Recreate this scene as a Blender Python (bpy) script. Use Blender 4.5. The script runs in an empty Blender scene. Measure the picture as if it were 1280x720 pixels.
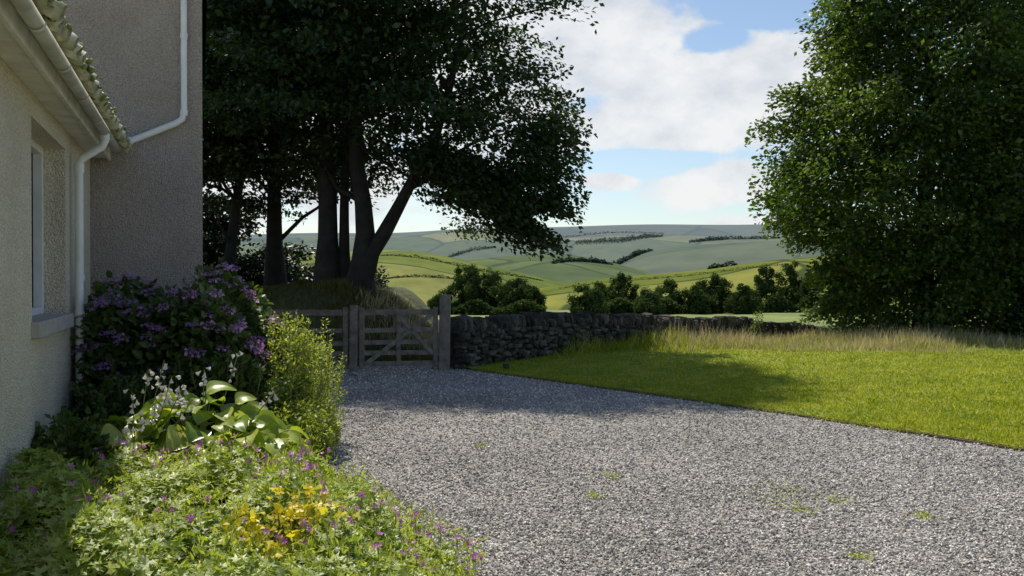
import bpy, math, numpy as np
from mathutils import Vector
rng=np.random.default_rng(7)
scene=bpy.context.scene
F=1150.0; CZ=1.6
def ss(a,b,x):
    t=np.clip((np.asarray(x,float)-a)/(b-a),0,1); return t*t*(3-2*t)
# ------------------------------------------------------------ mesh helpers
def mk(name,V,Fs,mat,parent=None,label=None,cat=None,kind=None,smooth=False,group=None):
    V=np.asarray(V,dtype=np.float32)
    if not isinstance(Fs,list): Fs=[Fs]
    Fs=[np.asarray(f,dtype=np.int32) for f in Fs if len(f)]
    me=bpy.data.meshes.new(name)
    me.vertices.add(len(V)); me.vertices.foreach_set("co",V.ravel())
    nl=sum(f.size for f in Fs); npoly=sum(len(f) for f in Fs)
    me.loops.add(nl); me.loops.foreach_set("vertex_index",np.concatenate([f.ravel() for f in Fs]))
    tot=np.concatenate([np.full(len(f),f.shape[1],dtype=np.int32) for f in Fs])
    st=np.concatenate([[0],np.cumsum(tot)[:-1]]).astype(np.int32)
    me.polygons.add(npoly); me.polygons.foreach_set("loop_start",st)
    try: me.polygons.foreach_set("loop_total",tot)
    except Exception: pass
    me.polygons.foreach_set("use_smooth",np.full(npoly,smooth,dtype=bool))
    me.update(calc_edges=True); me.validate()
    if mat: me.materials.append(mat)
    ob=bpy.data.objects.new(name,me); scene.collection.objects.link(ob)
    if parent: ob.parent=parent
    tag(ob,label,cat,kind,group); return ob
def tag(ob,label=None,cat=None,kind=None,group=None):
    if label: ob["label"]=label
    if cat: ob["category"]=cat
    if kind: ob["kind"]=kind
    if group: ob["group"]=group
def empty(name,label,cat,loc=(0,0,0),group=None):
    ob=bpy.data.objects.new(name,None); scene.collection.objects.link(ob)
    ob.empty_display_size=.1
    tag(ob,label,cat,None,group); return ob
def join(parts):
    Vs=[];Fd={};o=0
    for V,Fs in parts:
        V=np.asarray(V)
        if not isinstance(Fs,list): Fs=[Fs]
        for f in Fs:
            f=np.asarray(f)
            if len(f): Fd.setdefault(f.shape[1],[]).append(f+o)
        Vs.append(V);o+=len(V)
    return np.concatenate(Vs),[np.concatenate(v) for v in Fd.values()]
def nrm(a): return a/np.maximum(np.linalg.norm(a,axis=-1,keepdims=True),1e-9)
def inst(tv,tf,P,D,N,S):
    tv=np.asarray(tv,float); P=np.asarray(P,float); n=len(P); k=len(tv)
    S=np.asarray(S,float)
    if S.ndim==1: S=np.stack([S,S,S],1)
    x=nrm(D); y=nrm(np.cross(N,x)); z=np.cross(x,y)
    V=P[:,None,:]+(tv[None,:,0]*S[:,0:1])[...,None]*x[:,None,:]+(tv[None,:,1]*S[:,1:2])[...,None]*y[:,None,:]+(tv[None,:,2]*S[:,2:3])[...,None]*z[:,None,:]
    if not isinstance(tf,list): tf=[tf]
    out=[]
    for f in tf:
        f=np.asarray(f)
        out.append((f[None]+(np.arange(n)*k)[:,None,None]).reshape(-1,f.shape[1]))
    return V.reshape(-1,3),out
def rnd(n,s=1.0): return rng.normal(0,s,(n,3))
def tube(pts,rad,sides=8,cap=True):
    pts=np.asarray(pts,float); rad=np.broadcast_to(rad,(len(pts),))
    t=nrm(np.gradient(pts,axis=0)); ref=np.array([0.31,0.95,0.05])
    V=[]
    a=np.linspace(0,2*np.pi,sides,endpoint=False)
    for p,d,r in zip(pts,t,rad):
        rf=ref if abs(d@ref)<.95 else np.array([1.,0,0])
        u=nrm(np.cross(d,rf)); v=np.cross(d,u)
        V.append(p+r*(np.cos(a)[:,None]*u+np.sin(a)[:,None]*v))
    V=np.concatenate(V); Q=[]
    for i in range(len(pts)-1):
        for j in range(sides):
            j2=(j+1)%sides
            Q.append((i*sides+j,i*sides+j2,(i+1)*sides+j2,(i+1)*sides+j))
    return V,[np.array(Q)]
def obox(c,ax,ay,az):
    c=np.array(c,float);ax=np.array(ax,float);ay=np.array(ay,float);az=np.array(az,float)
    V=[c+i*ax+j*ay+k*az for i in(-1,1) for j in(-1,1) for k in(-1,1)]
    Q=[(0,1,3,2),(4,6,7,5),(0,4,5,1),(2,3,7,6),(0,2,6,4),(1,5,7,3)]
    return np.array(V),[np.array(Q)]
def plank(p,q,w,t,up=(0,0,1)):
    p=np.array(p,float);q=np.array(q,float);d=q-p;dn=nrm(d);s=nrm(np.cross(dn,up));u=np.cross(s,dn)
    return obox((p+q)/2,d/2,s*t/2,u*w/2)
def bev(ob,w=.008,seg=2):
    m=ob.modifiers.new("b",'BEVEL');m.width=w;m.segments=seg;m.limit_method='ANGLE'
# ------------------------------------------------------------ materials
def newmat(name):
    m=bpy.data.materials.new(name);m.use_nodes=True
    nt=m.node_tree;nt.nodes.clear()
    o=nt.nodes.new('ShaderNodeOutputMaterial');b=nt.nodes.new('ShaderNodeBsdfPrincipled')
    nt.links.new(b.outputs[0],o.inputs[0]);return m,nt,b,o
def ramp(nt,src,stops,interp='LINEAR'):
    r=nt.nodes.new('ShaderNodeValToRGB');r.color_ramp.interpolation=interp
    e=r.color_ramp.elements
    while len(e)<len(stops): e.new(.5)
    for i,(p,c) in enumerate(stops):
        e[i].position=p;e[i].color=(*c,1)
    nt.links.new(src,r.inputs[0]);return r
def noise(nt,scale,detail=4,vec=None,rough=.55,dist=0):
    n=nt.nodes.new('ShaderNodeTexNoise');n.inputs['Scale'].default_value=scale;n.inputs['Detail'].default_value=detail
    n.inputs['Roughness'].default_value=rough;n.inputs['Distortion'].default_value=dist
    if vec is None:
        g=nt.nodes.new('ShaderNodeNewGeometry');vec=g.outputs['Position']
    nt.links.new(vec,n.inputs['Vector']);return n
def math_(nt,op,a,b=None,c=None):
    m=nt.nodes.new('ShaderNodeMath');m.operation=op
    for i,v in enumerate((a,b,c)):
        if v is None: continue
        if isinstance(v,(int,float)): m.inputs[i].default_value=v
        else: nt.links.new(v,m.inputs[i])
    return m.outputs[0]
def mixc(nt,f,a,b,bt='MIX'):
    m=nt.nodes.new('ShaderNodeMix');m.data_type='RGBA';m.blend_type=bt
    for i,v in ((0,f),(6,a),(7,b)):
        if isinstance(v,(int,float)): m.inputs[i].default_value=v
        elif isinstance(v,tuple): m.inputs[i].default_value=(*v,1)
        else: nt.links.new(v,m.inputs[i])
    return m.outputs[2]
def bump(nt,b,h,strength,dist):
    n=nt.nodes.new('ShaderNodeBump');n.inputs['Strength'].default_value=strength;n.inputs['Distance'].default_value=dist
    nt.links.new(h,n.inputs['Height']);nt.links.new(n.outputs[0],b.inputs['Normal'])
def leafmat(name,dark,mid,light,trans=.35,tcol=None,sc=.6,rough=.45,isl=.5,matte=False):
    m,nt,b,o=newmat(name)
    g=nt.nodes.new('ShaderNodeNewGeometry')
    n=noise(nt,sc,2,g.outputs['Position'])
    f=math_(nt,'ADD',math_(nt,'MULTIPLY',n.outputs[0],1.05-isl),math_(nt,'MULTIPLY',g.outputs['Random Per Island'],isl))
    r=ramp(nt,f,[(.25,dark),(.52,mid),(.85,light)])
    if matte:
        nt.nodes.remove(b);b=nt.nodes.new('ShaderNodeBsdfDiffuse');nt.links.new(r.outputs[0],b.inputs[0])
    else:
        nt.links.new(r.outputs[0],b.inputs['Base Color']);b.inputs['Roughness'].default_value=rough
    t=nt.nodes.new('ShaderNodeBsdfTranslucent')
    if tcol is None: tcol=(1.7,1.9,.7)
    tc=mixc(nt,1.0,r.outputs[0],tcol,'MULTIPLY')
    nt.links.new(tc,t.inputs[0])
    mx=nt.nodes.new('ShaderNodeMixShader');mx.inputs[0].default_value=trans
    nt.links.new(b.outputs[0],mx.inputs[1]);nt.links.new(t.outputs[0],mx.inputs[2]);nt.links.new(mx.outputs[0],o.inputs[0])
    return m
def simple(name,c1,c2,scale,rough=.8,bs=.0,bd=.01,detail=5,bscale=None,island=0):
    m,nt,b,o=newmat(name)
    n=noise(nt,scale,detail); f=n.outputs[0]
    r=ramp(nt,f,[(.3,c1),(.7,c2)]);nt.links.new(r.outputs[0],b.inputs['Base Color']);b.inputs['Roughness'].default_value=rough
    if bs:
        n2=noise(nt,bscale or scale*4,4);bump(nt,b,n2.outputs[0],bs,bd)
    return m
def rendermat(name,c1,c2):
    m,nt,b,o=newmat(name)
    n=noise(nt,1.3,5);n3=noise(nt,70,3)
    r=ramp(nt,n.outputs[0],[(.3,c1),(.7,c2)])
    r2=ramp(nt,n3.outputs[0],[(.35,(.70,.68,.66)),(.6,(1.08,1.07,1.04))])
    nt.links.new(mixc(nt,1.0,r.outputs[0],r2.outputs[0],'MULTIPLY'),b.inputs['Base Color'])
    b.inputs['Roughness'].default_value=.95
    v=nt.nodes.new('ShaderNodeTexVoronoi');v.inputs['Scale'].default_value=75
    g=nt.nodes.new('ShaderNodeNewGeometry');nt.links.new(g.outputs['Position'],v.inputs['Vector'])
    n2=noise(nt,22,5)
    bump(nt,b,math_(nt,'ADD',math_(nt,'MULTIPLY',v.outputs['Distance'],-.6),n2.outputs[0]),1,.03)
    return m
M_cream=rendermat("roughcast_cream",(.80,.70,.54),(.90,.82,.66))
M_grey=rendermat("roughcast_grey",(.44,.385,.335),(.54,.475,.42))
M_white=simple("white_plastic",(.72,.72,.70),(.85,.85,.83),6,.35)
M_fascia=simple("aged_white_paint",(.52,.49,.41),(.78,.76,.68),5,.6,.2,.004)
M_tile=simple("mossy_tile",(.26,.28,.10),(.85,.79,.62),9,.9,.5,.01)
M_sill=simple("stone_sill",(.33,.30,.27),(.48,.44,.40),12,.85,.3,.004)
M_wood=simple("weathered_wood",(.13,.105,.082),(.30,.255,.21),9,.85,.4,.004,bscale=60)
M_bark=simple("beech_bark",(.014,.012,.010),(.045,.039,.032),4,.9,.6,.03,bscale=14)
M_bark2=simple("dark_bark",(.010,.009,.008),(.028,.024,.02),4,.9,.6,.03,bscale=14)
m,nt,b,o=newmat("window_glass");b.inputs['Base Color'].default_value=(.02,.025,.03,1);b.inputs['Roughness'].default_value=.04;M_glass=m
n=noise(nt,1.2,2);bump(nt,b,n.outputs[0],.05,.02)
m,nt,b,o=newmat("gravel");g=nt.nodes.new('ShaderNodeNewGeometry')
v=nt.nodes.new('ShaderNodeTexVoronoi');v.inputs['Scale'].default_value=48;nt.links.new(g.outputs['Position'],v.inputs['Vector'])
sx=nt.nodes.new('ShaderNodeSeparateColor');nt.links.new(v.outputs['Color'],sx.inputs[0])
r=ramp(nt,sx.outputs[0],[(0,(.19,.172,.152)),(.5,(.44,.41,.37)),(1,(.76,.72,.66))])
dk=ramp(nt,v.outputs['Distance'],[(.25,(1,1,1)),(.65,(.4,.4,.4))])
big=noise(nt,.7,6);br=ramp(nt,big.outputs[0],[(.32,(.80,.79,.77)),(.68,(1.08,1.07,1.05))])
c=mixc(nt,1.0,mixc(nt,1.0,r.outputs[0],dk.outputs[0],'MULTIPLY'),br.outputs[0],'MULTIPLY')
nt.links.new(c,b.inputs['Base Color']);b.inputs['Roughness'].default_value=.9
bump(nt,b,math_(nt,'MULTIPLY',v.outputs['Distance'],-1),.9,.018);M_gravel=m
m,nt,b,o=newmat("gravel_stone");g=nt.nodes.new('ShaderNodeNewGeometry')
r=ramp(nt,g.outputs['Random Per Island'],[(0,(.21,.193,.172)),(.45,(.45,.42,.38)),(.8,(.66,.625,.575)),(1,(.9,.87,.81))])
n=noise(nt,.7,6);br=ramp(nt,n.outputs[0],[(.32,(.80,.79,.77)),(.68,(1.06,1.05,1.03))])
nt.links.new(mixc(nt,1.0,r.outputs[0],br.outputs[0],'MULTIPLY'),b.inputs['Base Color']);b.inputs['Roughness'].default_value=.75;M_stone=m
M_soil=simple("soil",(.02,.015,.01),(.07,.05,.035),6,.95,.6,.03)
M_track=simple("earth_track",(.14,.13,.11),(.27,.25,.22),3,.95,.6,.03,bscale=30)
m,nt,b,o=newmat("rough_ground")
n=noise(nt,.35,6);n2=noise(nt,6,4)
r=ramp(nt,n.outputs[0],[(.3,(.045,.06,.02)),(.5,(.08,.095,.03)),(.7,(.14,.13,.05))])
r2=ramp(nt,n2.outputs[0],[(.3,(.6,.6,.6)),(.7,(1.2,1.2,1.1))])
g=nt.nodes.new('ShaderNodeNewGeometry');sp=nt.nodes.new('ShaderNodeSeparateXYZ');nt.links.new(g.outputs['Position'],sp.inputs[0])
far=math_(nt,'MINIMUM',math_(nt,'MULTIPLY',math_(nt,'MAXIMUM',math_(nt,'SUBTRACT',sp.outputs[1],60),0),.03),1.0)
fld=ramp(nt,noise(nt,.05,7,None,.65).outputs[0],[(.36,(.10,.15,.03)),(.5,(.16,.20,.04)),(.64,(.27,.27,.08))])
c=mixc(nt,far,mixc(nt,1.0,r.outputs[0],r2.outputs[0],'MULTIPLY'),fld.outputs[0])
nt.links.new(c,b.inputs['Base Color']);b.inputs['Roughness'].default_value=.95;bump(nt,b,n2.outputs[0],.6,.08);M_ground=m
m,nt,b,o=newmat("lawn_grass")
n=noise(nt,.8,5);n2=noise(nt,40,4);n3=noise(nt,3.5,3)
r=ramp(nt,n.outputs[0],[(.3,(.18,.25,.022)),(.7,(.31,.34,.045))])
r2=ramp(nt,n2.outputs[0],[(.3,(.6,.62,.5)),(.7,(1.25,1.2,1.1))])
r3=ramp(nt,n3.outputs[0],[(.35,(.8,.82,.7)),(.65,(1.12,1.08,1.1))])
nt.links.new(mixc(nt,1.0,mixc(nt,1.0,r.outputs[0],r2.outputs[0],'MULTIPLY'),r3.outputs[0],'MULTIPLY'),b.inputs['Base Color']);b.inputs['Roughness'].default_value=.8;bump(nt,b,n2.outputs[0],.8,.03);M_lawn=m
M_blade=leafmat("grass_blade",(.15,.21,.02),(.28,.33,.035),(.46,.45,.09),.5,(1.4,1.35,.6),1.6,isl=.4,matte=True)
M_tall=leafmat("tall_grass",(.24,.23,.09),(.44,.38,.21),(.66,.56,.38),.4,(1.15,1.1,.9),.35,matte=True)
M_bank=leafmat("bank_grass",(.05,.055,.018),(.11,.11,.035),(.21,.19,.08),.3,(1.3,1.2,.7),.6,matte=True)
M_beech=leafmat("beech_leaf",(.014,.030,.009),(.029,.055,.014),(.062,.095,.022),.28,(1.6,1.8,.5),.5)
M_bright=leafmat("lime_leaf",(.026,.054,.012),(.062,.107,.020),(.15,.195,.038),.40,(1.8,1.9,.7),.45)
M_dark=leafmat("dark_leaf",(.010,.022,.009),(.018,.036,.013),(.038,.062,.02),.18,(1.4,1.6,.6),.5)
M_field=leafmat("field_tree_leaf",(.032,.055,.018),(.055,.083,.027),(.09,.125,.04),.25,(1.3,1.5,.7),.12,isl=.25,matte=True)
M_hyd=leafmat("hydrangea_leaf",(.04,.07,.015),(.075,.12,.025),(.14,.19,.05),.35,(1.5,1.7,.6),2)
M_ger=leafmat("cranesbill_leaf",(.15,.21,.03),(.33,.41,.07),(.68,.70,.36),.45,(1.35,1.4,.5),3)
M_host=leafmat("hosta_leaf",(.15,.24,.03),(.30,.40,.05),(.55,.58,.15),.42,(1.35,1.35,.4),5,.35,isl=.7)
M_shrub=leafmat("lime_shrub_leaf",(.16,.22,.03),(.33,.39,.06),(.55,.57,.15),.45,(1.4,1.4,.5),2)
M_yleaf=leafmat("yellow_leaf",(.5,.46,.03),(.68,.62,.05),(.8,.72,.1),.45,(1.3,1.2,.5),2)
M_purple=leafmat("purple_petal",(.34,.17,.42),(.47,.25,.54),(.62,.40,.68),.35,(1.3,1,1.2),2)
M_pink=leafmat("pink_petal",(.58,.24,.55),(.78,.38,.70),(.88,.56,.82),.4,(1.2,1,1.1),2)
M_magenta=leafmat("magenta_petal",(.42,.09,.42),(.6,.16,.58),(.72,.28,.7),.35,(1.3,1,1.3),2)
M_yellow=leafmat("yellow_petal",(.72,.53,.02),(.85,.67,.03),(.9,.74,.05),.35,(1.1,1,.5),2)
M_bell=leafmat("white_bell",(.6,.57,.53),(.75,.72,.68),(.82,.8,.77),.4,(1.,1,1),2)
M_stem=simple("green_stem",(.12,.16,.05),(.22,.24,.09),10,.6)
m,nt,b,o=newmat("dry_stone");g=nt.nodes.new('ShaderNodeNewGeometry')
r=ramp(nt,g.outputs['Random Per Island'],[(0,(.04,.035,.028)),(.5,(.085,.075,.06)),(1,(.17,.152,.125))])
n=noise(nt,5,6);r2=ramp(nt,n.outputs[0],[(.35,(.5,.52,.44)),(.6,(1,1,1)),(.75,(1.6,1.55,1.3))])
nt.links.new(mixc(nt,1.0,r.outputs[0],r2.outputs[0],'MULTIPLY'),b.inputs['Base Color']);b.inputs['Roughness'].default_value=.95
bump(nt,b,noise(nt,25,5).outputs[0],.9,.03);M_dry=m
# ------------------------------------------------------------ terrain
W0=np.array([-1.1,16.6]);WD=np.array([.551,.8345]);WN=np.array([-.8345,.551])
def sdist(X,Y): return (X-W0[0])*WN[0]+(Y-W0[1])*WN[1]
def gz(X,Y):
    X=np.asarray(X,float);Y=np.asarray(Y,float)
    s=sdist(X,Y)
    q=np.maximum(s,0)
    base=np.interp(q,[0,3,20,50,80,200,350,7000],[0,-.2,-1.8,-2.6,-3.4,-6.0,-22,-22])
    dip=np.interp(Y,[16,20,25.3,29.5,36,50,90],[0,0,-.2,-.45,-1.0,-1.9,-2.2])*(1-.85*ss(2,8,-s))
    m=ss(19.3,22.2,Y)*(1-ss(-4.2,-1.0,X+.25*np.sin(Y*1.7)))*(1-ss(32,44,Y))*(1-ss(20,40,-X))
    z=(base+dip)*(1-m)+1.35*m
    far=ss(60,130,Y)
    tgt=np.interp(Y,[60,120,250,400,9000],[-2.8,-3.8,-6.5,-22,-22])
    z=z*(1-far)+tgt*far
    return z+.05*np.sin(X*.9+Y*.5)*ss(20,24,Y)+.05*np.sin(X*2.3-Y*1.4)*m
def axis(lo,hi,c0,c1,fine,g=1.18):
    a=[c0]
    while a[-1]<c1: a.append(a[-1]+fine)
    st=fine
    while a[-1]<hi: st*=g;a.append(a[-1]+st)
    st=fine;b_=[c0]
    while b_[-1]>lo: st*=g;b_.append(b_[-1]-st)
    return np.array(b_[:0:-1]+a)
def grid(xs,ys,f):
    X,Y=np.meshgrid(xs,ys);Z=f(X,Y)
    V=np.stack([X,Y,Z],-1).reshape(-1,3);nx=len(xs);ny=len(ys)
    i,j=np.meshgrid(np.arange(nx-1),np.arange(ny-1));a=(j*nx+i).ravel()
    return V,np.stack([a,a+1,a+1+nx,a+nx],1)
V,Q=grid(axis(-6000,6000,-14,24,.3),axis(-60,7000,10,50,.3),lambda X,Y:gz(X,Y)-.02)
mk("ground",V,Q,M_ground,kind="structure",smooth=True,label="rough grassy ground falling away towards the valley",cat="ground")
def patch(E0,E1,G0,G1,n,m_,off):
    t=np.linspace(0,1,n)[:,None];u=np.linspace(0,1,m_)[None,:]
    E0,E1,G0,G1=map(np.array,(E0,E1,G0,G1))
    A=E0*(1-t)+E1*t;B=G0*(1-t)+G1*t
    P=A[:,None,:]*(1-u[...,None])+B[:,None,:]*u[...,None]
    Z=gz(P[...,0],P[...,1])+off
    V=np.concatenate([P,Z[...,None]],-1).reshape(-1,3)
    i,j=np.meshgrid(np.arange(m_-1),np.arange(n-1));a=(j*m_+i).ravel()
    return V,np.stack([a,a+1,a+1+m_,a+m_],1)
V,Q=patch((-9,16.9),(-9,-6),(-.75,16.9),(15,-6),30,30,.0)
mk("gravel_driveway",V,Q,M_gravel,kind="structure",label="grey loose gravel driveway",cat="driveway")
V,Q=patch((-9,19.2),(-9,16.85),(-1.3,19.2),(-1.1,16.85),12,12,.004)
mk("track",V,Q,M_track,kind="structure",label="earth track beyond the wooden gate",cat="track")
def edgeX(Y): return -.57-.689*(Y-16.3)+.14*np.sin((Y-8)*.5)
n=110;t=np.linspace(0,1,n);EY=16.5-18.5*t;EX=edgeX(EY)
aa=.1+44*t;GX=W0[0]+aa*WD[0]+14*t*t;GY=W0[1]+aa*WD[1]-6*t*t
u=np.linspace(0,1,90)
PX=EX[:,None]*(1-u)+GX[:,None]*u;PY=EY[:,None]*(1-u)+GY[:,None]*u
V=np.stack([PX,PY,gz(PX,PY)+.032],-1).reshape(-1,3)
i,j=np.meshgrid(np.arange(89),np.arange(n-1));a=(j*90+i).ravel()
mk("lawn",V,np.stack([a,a+1,a+91,a+90],1),M_lawn,kind="structure",smooth=True,label="mown bright green lawn",cat="lawn")
ey=np.linspace(16.2,-1,50)
L=np.stack([edgeX(ey),ey],1);d=nrm(np.gradient(L,axis=0));nn=np.stack([d[:,1],-d[:,0]],1)
sec=[(-.035,-.03),(-.035,.026),(-.010,.026),(-.010,-.03)]
if (nn[0]@np.array([-1,-.5]))<0: nn=-nn
V=np.concatenate([np.concatenate([L-nn*s_[0],np.full((len(L),1),s_[1])],1)[:,None,:] for s_ in sec],1).reshape(-1,3)
Q=[(4*i+k,4*i+(k+1)%4,4*i+4+(k+1)%4,4*i+4+k) for i in range(len(L)-1) for k in range(4)]
mk("lawn_edging",V,np.array(Q),simple("edging_wood",(.10,.07,.05),(.22,.16,.11),5,.9),label="thin brown timber edging along the lawn",cat="edging")
# gravel stones
n=112000
Y=4.2*np.exp(rng.random(n)*np.log(17/4.2));X=(rng.random(n)*1.25-.62)*Y
ok=(X<edgeX(Y)-.03)&(X>-1.2-.25*Y)
X,Y=X[ok],Y[ok];n=len(X)
oc=np.array([(1,0,0),(-1,0,0),(0,1,0),(0,-1,0),(0,0,1),(0,0,-1)],float)
of=np.array([(0,2,4),(2,1,4),(1,3,4),(3,0,4),(2,0,5),(1,2,5),(3,1,5),(0,3,5)])
S=rng.uniform(.0055,.0128,(n,1))*rng.uniform(.6,1.25,(n,3));S*=(1+.035*(Y[:,None]-4))
V,Fq=inst(oc,of,np.stack([X,Y,S.mean(1)*.4],1),rnd(n),rnd(n),S)
V+=rng.normal(0,.0014,V.shape)
mk("gravel",V,Fq,M_stone,kind="stuff",label="loose grey gravel stones on the driveway",cat="gravel")
def lawnback(X): return 20.3-.06*X+.35*np.sin(X*1.3)+.2*np.sin(X*3.1)
n=180000
Y=8*np.exp(rng.random(n)*np.log(22/8));X=rng.random(n)*1.3*Y*.62-1
ok=(X>edgeX(Y)+.0)&(sdist(X,Y)<-.3)&(Y<lawnback(X)+.4);X,Y=X[ok],Y[ok];n=len(X)
bl=np.array([(0,-.5,0),(0,.5,0),(1,0,.15)],float);bf=np.array([(0,1,2)])
D=np.stack([rng.normal(0,.6,n),rng.normal(0,.6,n),np.ones(n)],1)
h=rng.uniform(.02,.045,n)*(1+1.2*(rng.random(n)<.06))
V,Fq=inst(bl,bf,np.stack([X,Y,gz(X,Y)+.03],1),D,rnd(n),np.stack([h,.007+.0007*Y,h],1))
mk("lawn_grass",V,Fq,M_blade,kind="stuff",label="short blades of mown lawn grass",cat="grass")
n=9000;Y=rng.uniform(6,16.3,n);X=edgeX(Y)+rng.uniform(-.06,.05,n);k_=rng.random(n)<.45+.45*np.sin(Y*3.3)+.25*ss(9,12,Y);X,Y=X[k_],Y[k_];n=len(X)
D=np.stack([rng.normal(-.5,.6,n),rng.normal(-.3,.5,n),np.ones(n)],1);h=rng.uniform(.025,.06,n)
V,Fq=inst(bl,bf,np.stack([X,Y,np.full(n,.01)],1),D,rnd(n),np.stack([h,np.full(n,.01),h],1))
mk("edge_grass",V,Fq,M_blade,kind="stuff",label="untrimmed grass tufts along the lawn edging",cat="grass")
def tallgrass(X,Y,h,w,mat,label,name="tall_grass"):
    n=len(X);T=np.array([(0,-.5,0),(0,.5,0),(.55,.35,.08),(.55,-.35,.08),(1,0,.3)],float)
    D=np.stack([rng.normal(0,.3,n),rng.normal(0,.3,n),np.ones(n)],1)
    V,Fq=inst(T,[np.array([(0,1,2,3)]),np.array([(3,2,4)])],np.stack([X,Y,gz(X,Y)-.02],1),D,rnd(n),np.stack([h,w,h],1))
    return mk(name,V,Fq,mat,kind="stuff",label=label,cat="grass")
n=150000;Y=rng.uniform(17,34,n);X=rng.uniform(-1,20,n)
s=sdist(X,Y);edge=(Y>lawnback(X)+rng.normal(0,.25,n))|(s>-.5-.35*rng.random(n))
ok=(s<-.1)&edge&(X<Y*.64+1)&(rng.random(n)<np.where(Y<25,1,.6));X,Y,s=X[ok],Y[ok],s[ok];n=len(X)
patchy=.5+.5*np.sin(X*1.7+np.sin(Y*1.1)*1.5)*np.sin(Y*1.3+X*.6)
h=rng.uniform(.12,.36,n)*(.35+.95*patchy)*(.45+.55*ss(0,1.5,Y-lawnback(X)+np.where(s>-1,2,0)))
h=h*(1+.5*(s>-.9)*ss(-.6,1.5,X))
g1=(rng.random(n)<.30+.65*(1-ss(2.8,5.2,X))+.3*(patchy<.45))
tallgrass(X[~g1],Y[~g1],h[~g1]*1.4,np.full((~g1).sum(),.015),M_tall,"tall straw-coloured seeding grass below the stone wall")
tallgrass(X[g1],Y[g1],h[g1],np.full(g1.sum(),.02),M_blade,"long green grass below the stone wall")
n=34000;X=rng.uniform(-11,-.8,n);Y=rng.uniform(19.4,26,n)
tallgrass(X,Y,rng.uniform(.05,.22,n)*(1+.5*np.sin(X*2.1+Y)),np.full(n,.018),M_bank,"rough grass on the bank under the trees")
n=7000;X=rng.uniform(-3.8,-.6,n);Y=rng.uniform(20.5,26,n);ok=rng.random(n)<ss(-4.0,-2.4,X);X,Y=X[ok],Y[ok]
tallgrass(X,Y,rng.uniform(.15,.4,len(X)),np.full(len(X),.018),M_tall,"straw-coloured grass on the end of the bank")
# ------------------------------------------------------------ hills
def hfun(k,D,Y0,zb,pts,amp):
    px=np.array([p[0] for p in pts],float);py=np.array([p[1] for p in pts],float)
    def f(ax,Y):
        x=640+F*ax
        yc=sum(np.interp(x+o_,px,py) for o_ in (-45,-30,-15,0,15,30,45))/7+.6*np.sin(x*.031+k)
        zc=CZ+(350-yc)/F*D
        t=(Y-Y0)/(D-Y0)
        up=np.sin(np.clip(t,0,1)*np.pi/2)**1.25
        z=zb+(zc-zb)*up
        z=np.where(t>1,zc-(t-1)**2*D*.12,z)
        z+=amp*np.sin(ax*9+k+Y/D*5)*np.sin(Y/D*9+k)*np.clip(t,0,1)*(1-np.clip(t,0,1))*4
        return z
    return f
def hillmat(name,cols,scale,haze,hedge=.02):
    m,nt,b,o=newmat(name)
    g=nt.nodes.new('ShaderNodeNewGeometry')
    mp=nt.nodes.new('ShaderNodeMapping');mp.inputs['Scale'].default_value=(scale,scale*.7,0);mp.inputs['Rotation'].default_value=(0,0,.5)
    nt.links.new(g.outputs['Position'],mp.inputs[0])
    dn=noise(nt,1.2,3,mp.outputs[0]);
    vm=nt.nodes.new('ShaderNodeVectorMath');vm.operation='MULTIPLY_ADD';vm.inputs[1].default_value=(.35,.35,0)
    nt.links.new(dn.outputs['Color'],vm.inputs[0]);nt.links.new(mp.outputs[0],vm.inputs[2])
    v=nt.nodes.new('ShaderNodeTexVoronoi');v.inputs['Scale'].default_value=1;nt.links.new(vm.outputs[0],v.inputs['Vector'])
    v2=nt.nodes.new('ShaderNodeTexVoronoi');v2.feature='DISTANCE_TO_EDGE';v2.inputs['Scale'].default_value=1;nt.links.new(vm.outputs[0],v2.inputs['Vector'])
    s=nt.nodes.new('ShaderNodeSeparateColor');nt.links.new(v.outputs['Color'],s.inputs[0])
    r=ramp(nt,s.outputs[0],[(i/(len(cols)-1)*.9+.05,c) for i,c in enumerate(cols)])
    n2=noise(nt,4,8,mp.outputs[0],.65);r2=ramp(nt,n2.outputs[0],[(.3,(.62,.67,.68)),(.7,(1.25,1.18,1.1))])
    c=mixc(nt,1.0,r.outputs[0],r2.outputs[0],'MULTIPLY')
    he=ramp(nt,v2.outputs['Distance'],[(hedge*.5,(.85,.85,.85)),(hedge,(0,0,0))])
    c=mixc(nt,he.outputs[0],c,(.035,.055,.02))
    c=mixc(nt,haze,c,(.19,.245,.30))  # aerial haze painted into the hill base colour, stronger for farther hills
    nt.links.new(c,b.inputs['Base Color']);b.inputs['Roughness'].default_value=1
    b.inputs['Specular IOR Level'].default_value=0
    return m
H=[]
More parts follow.
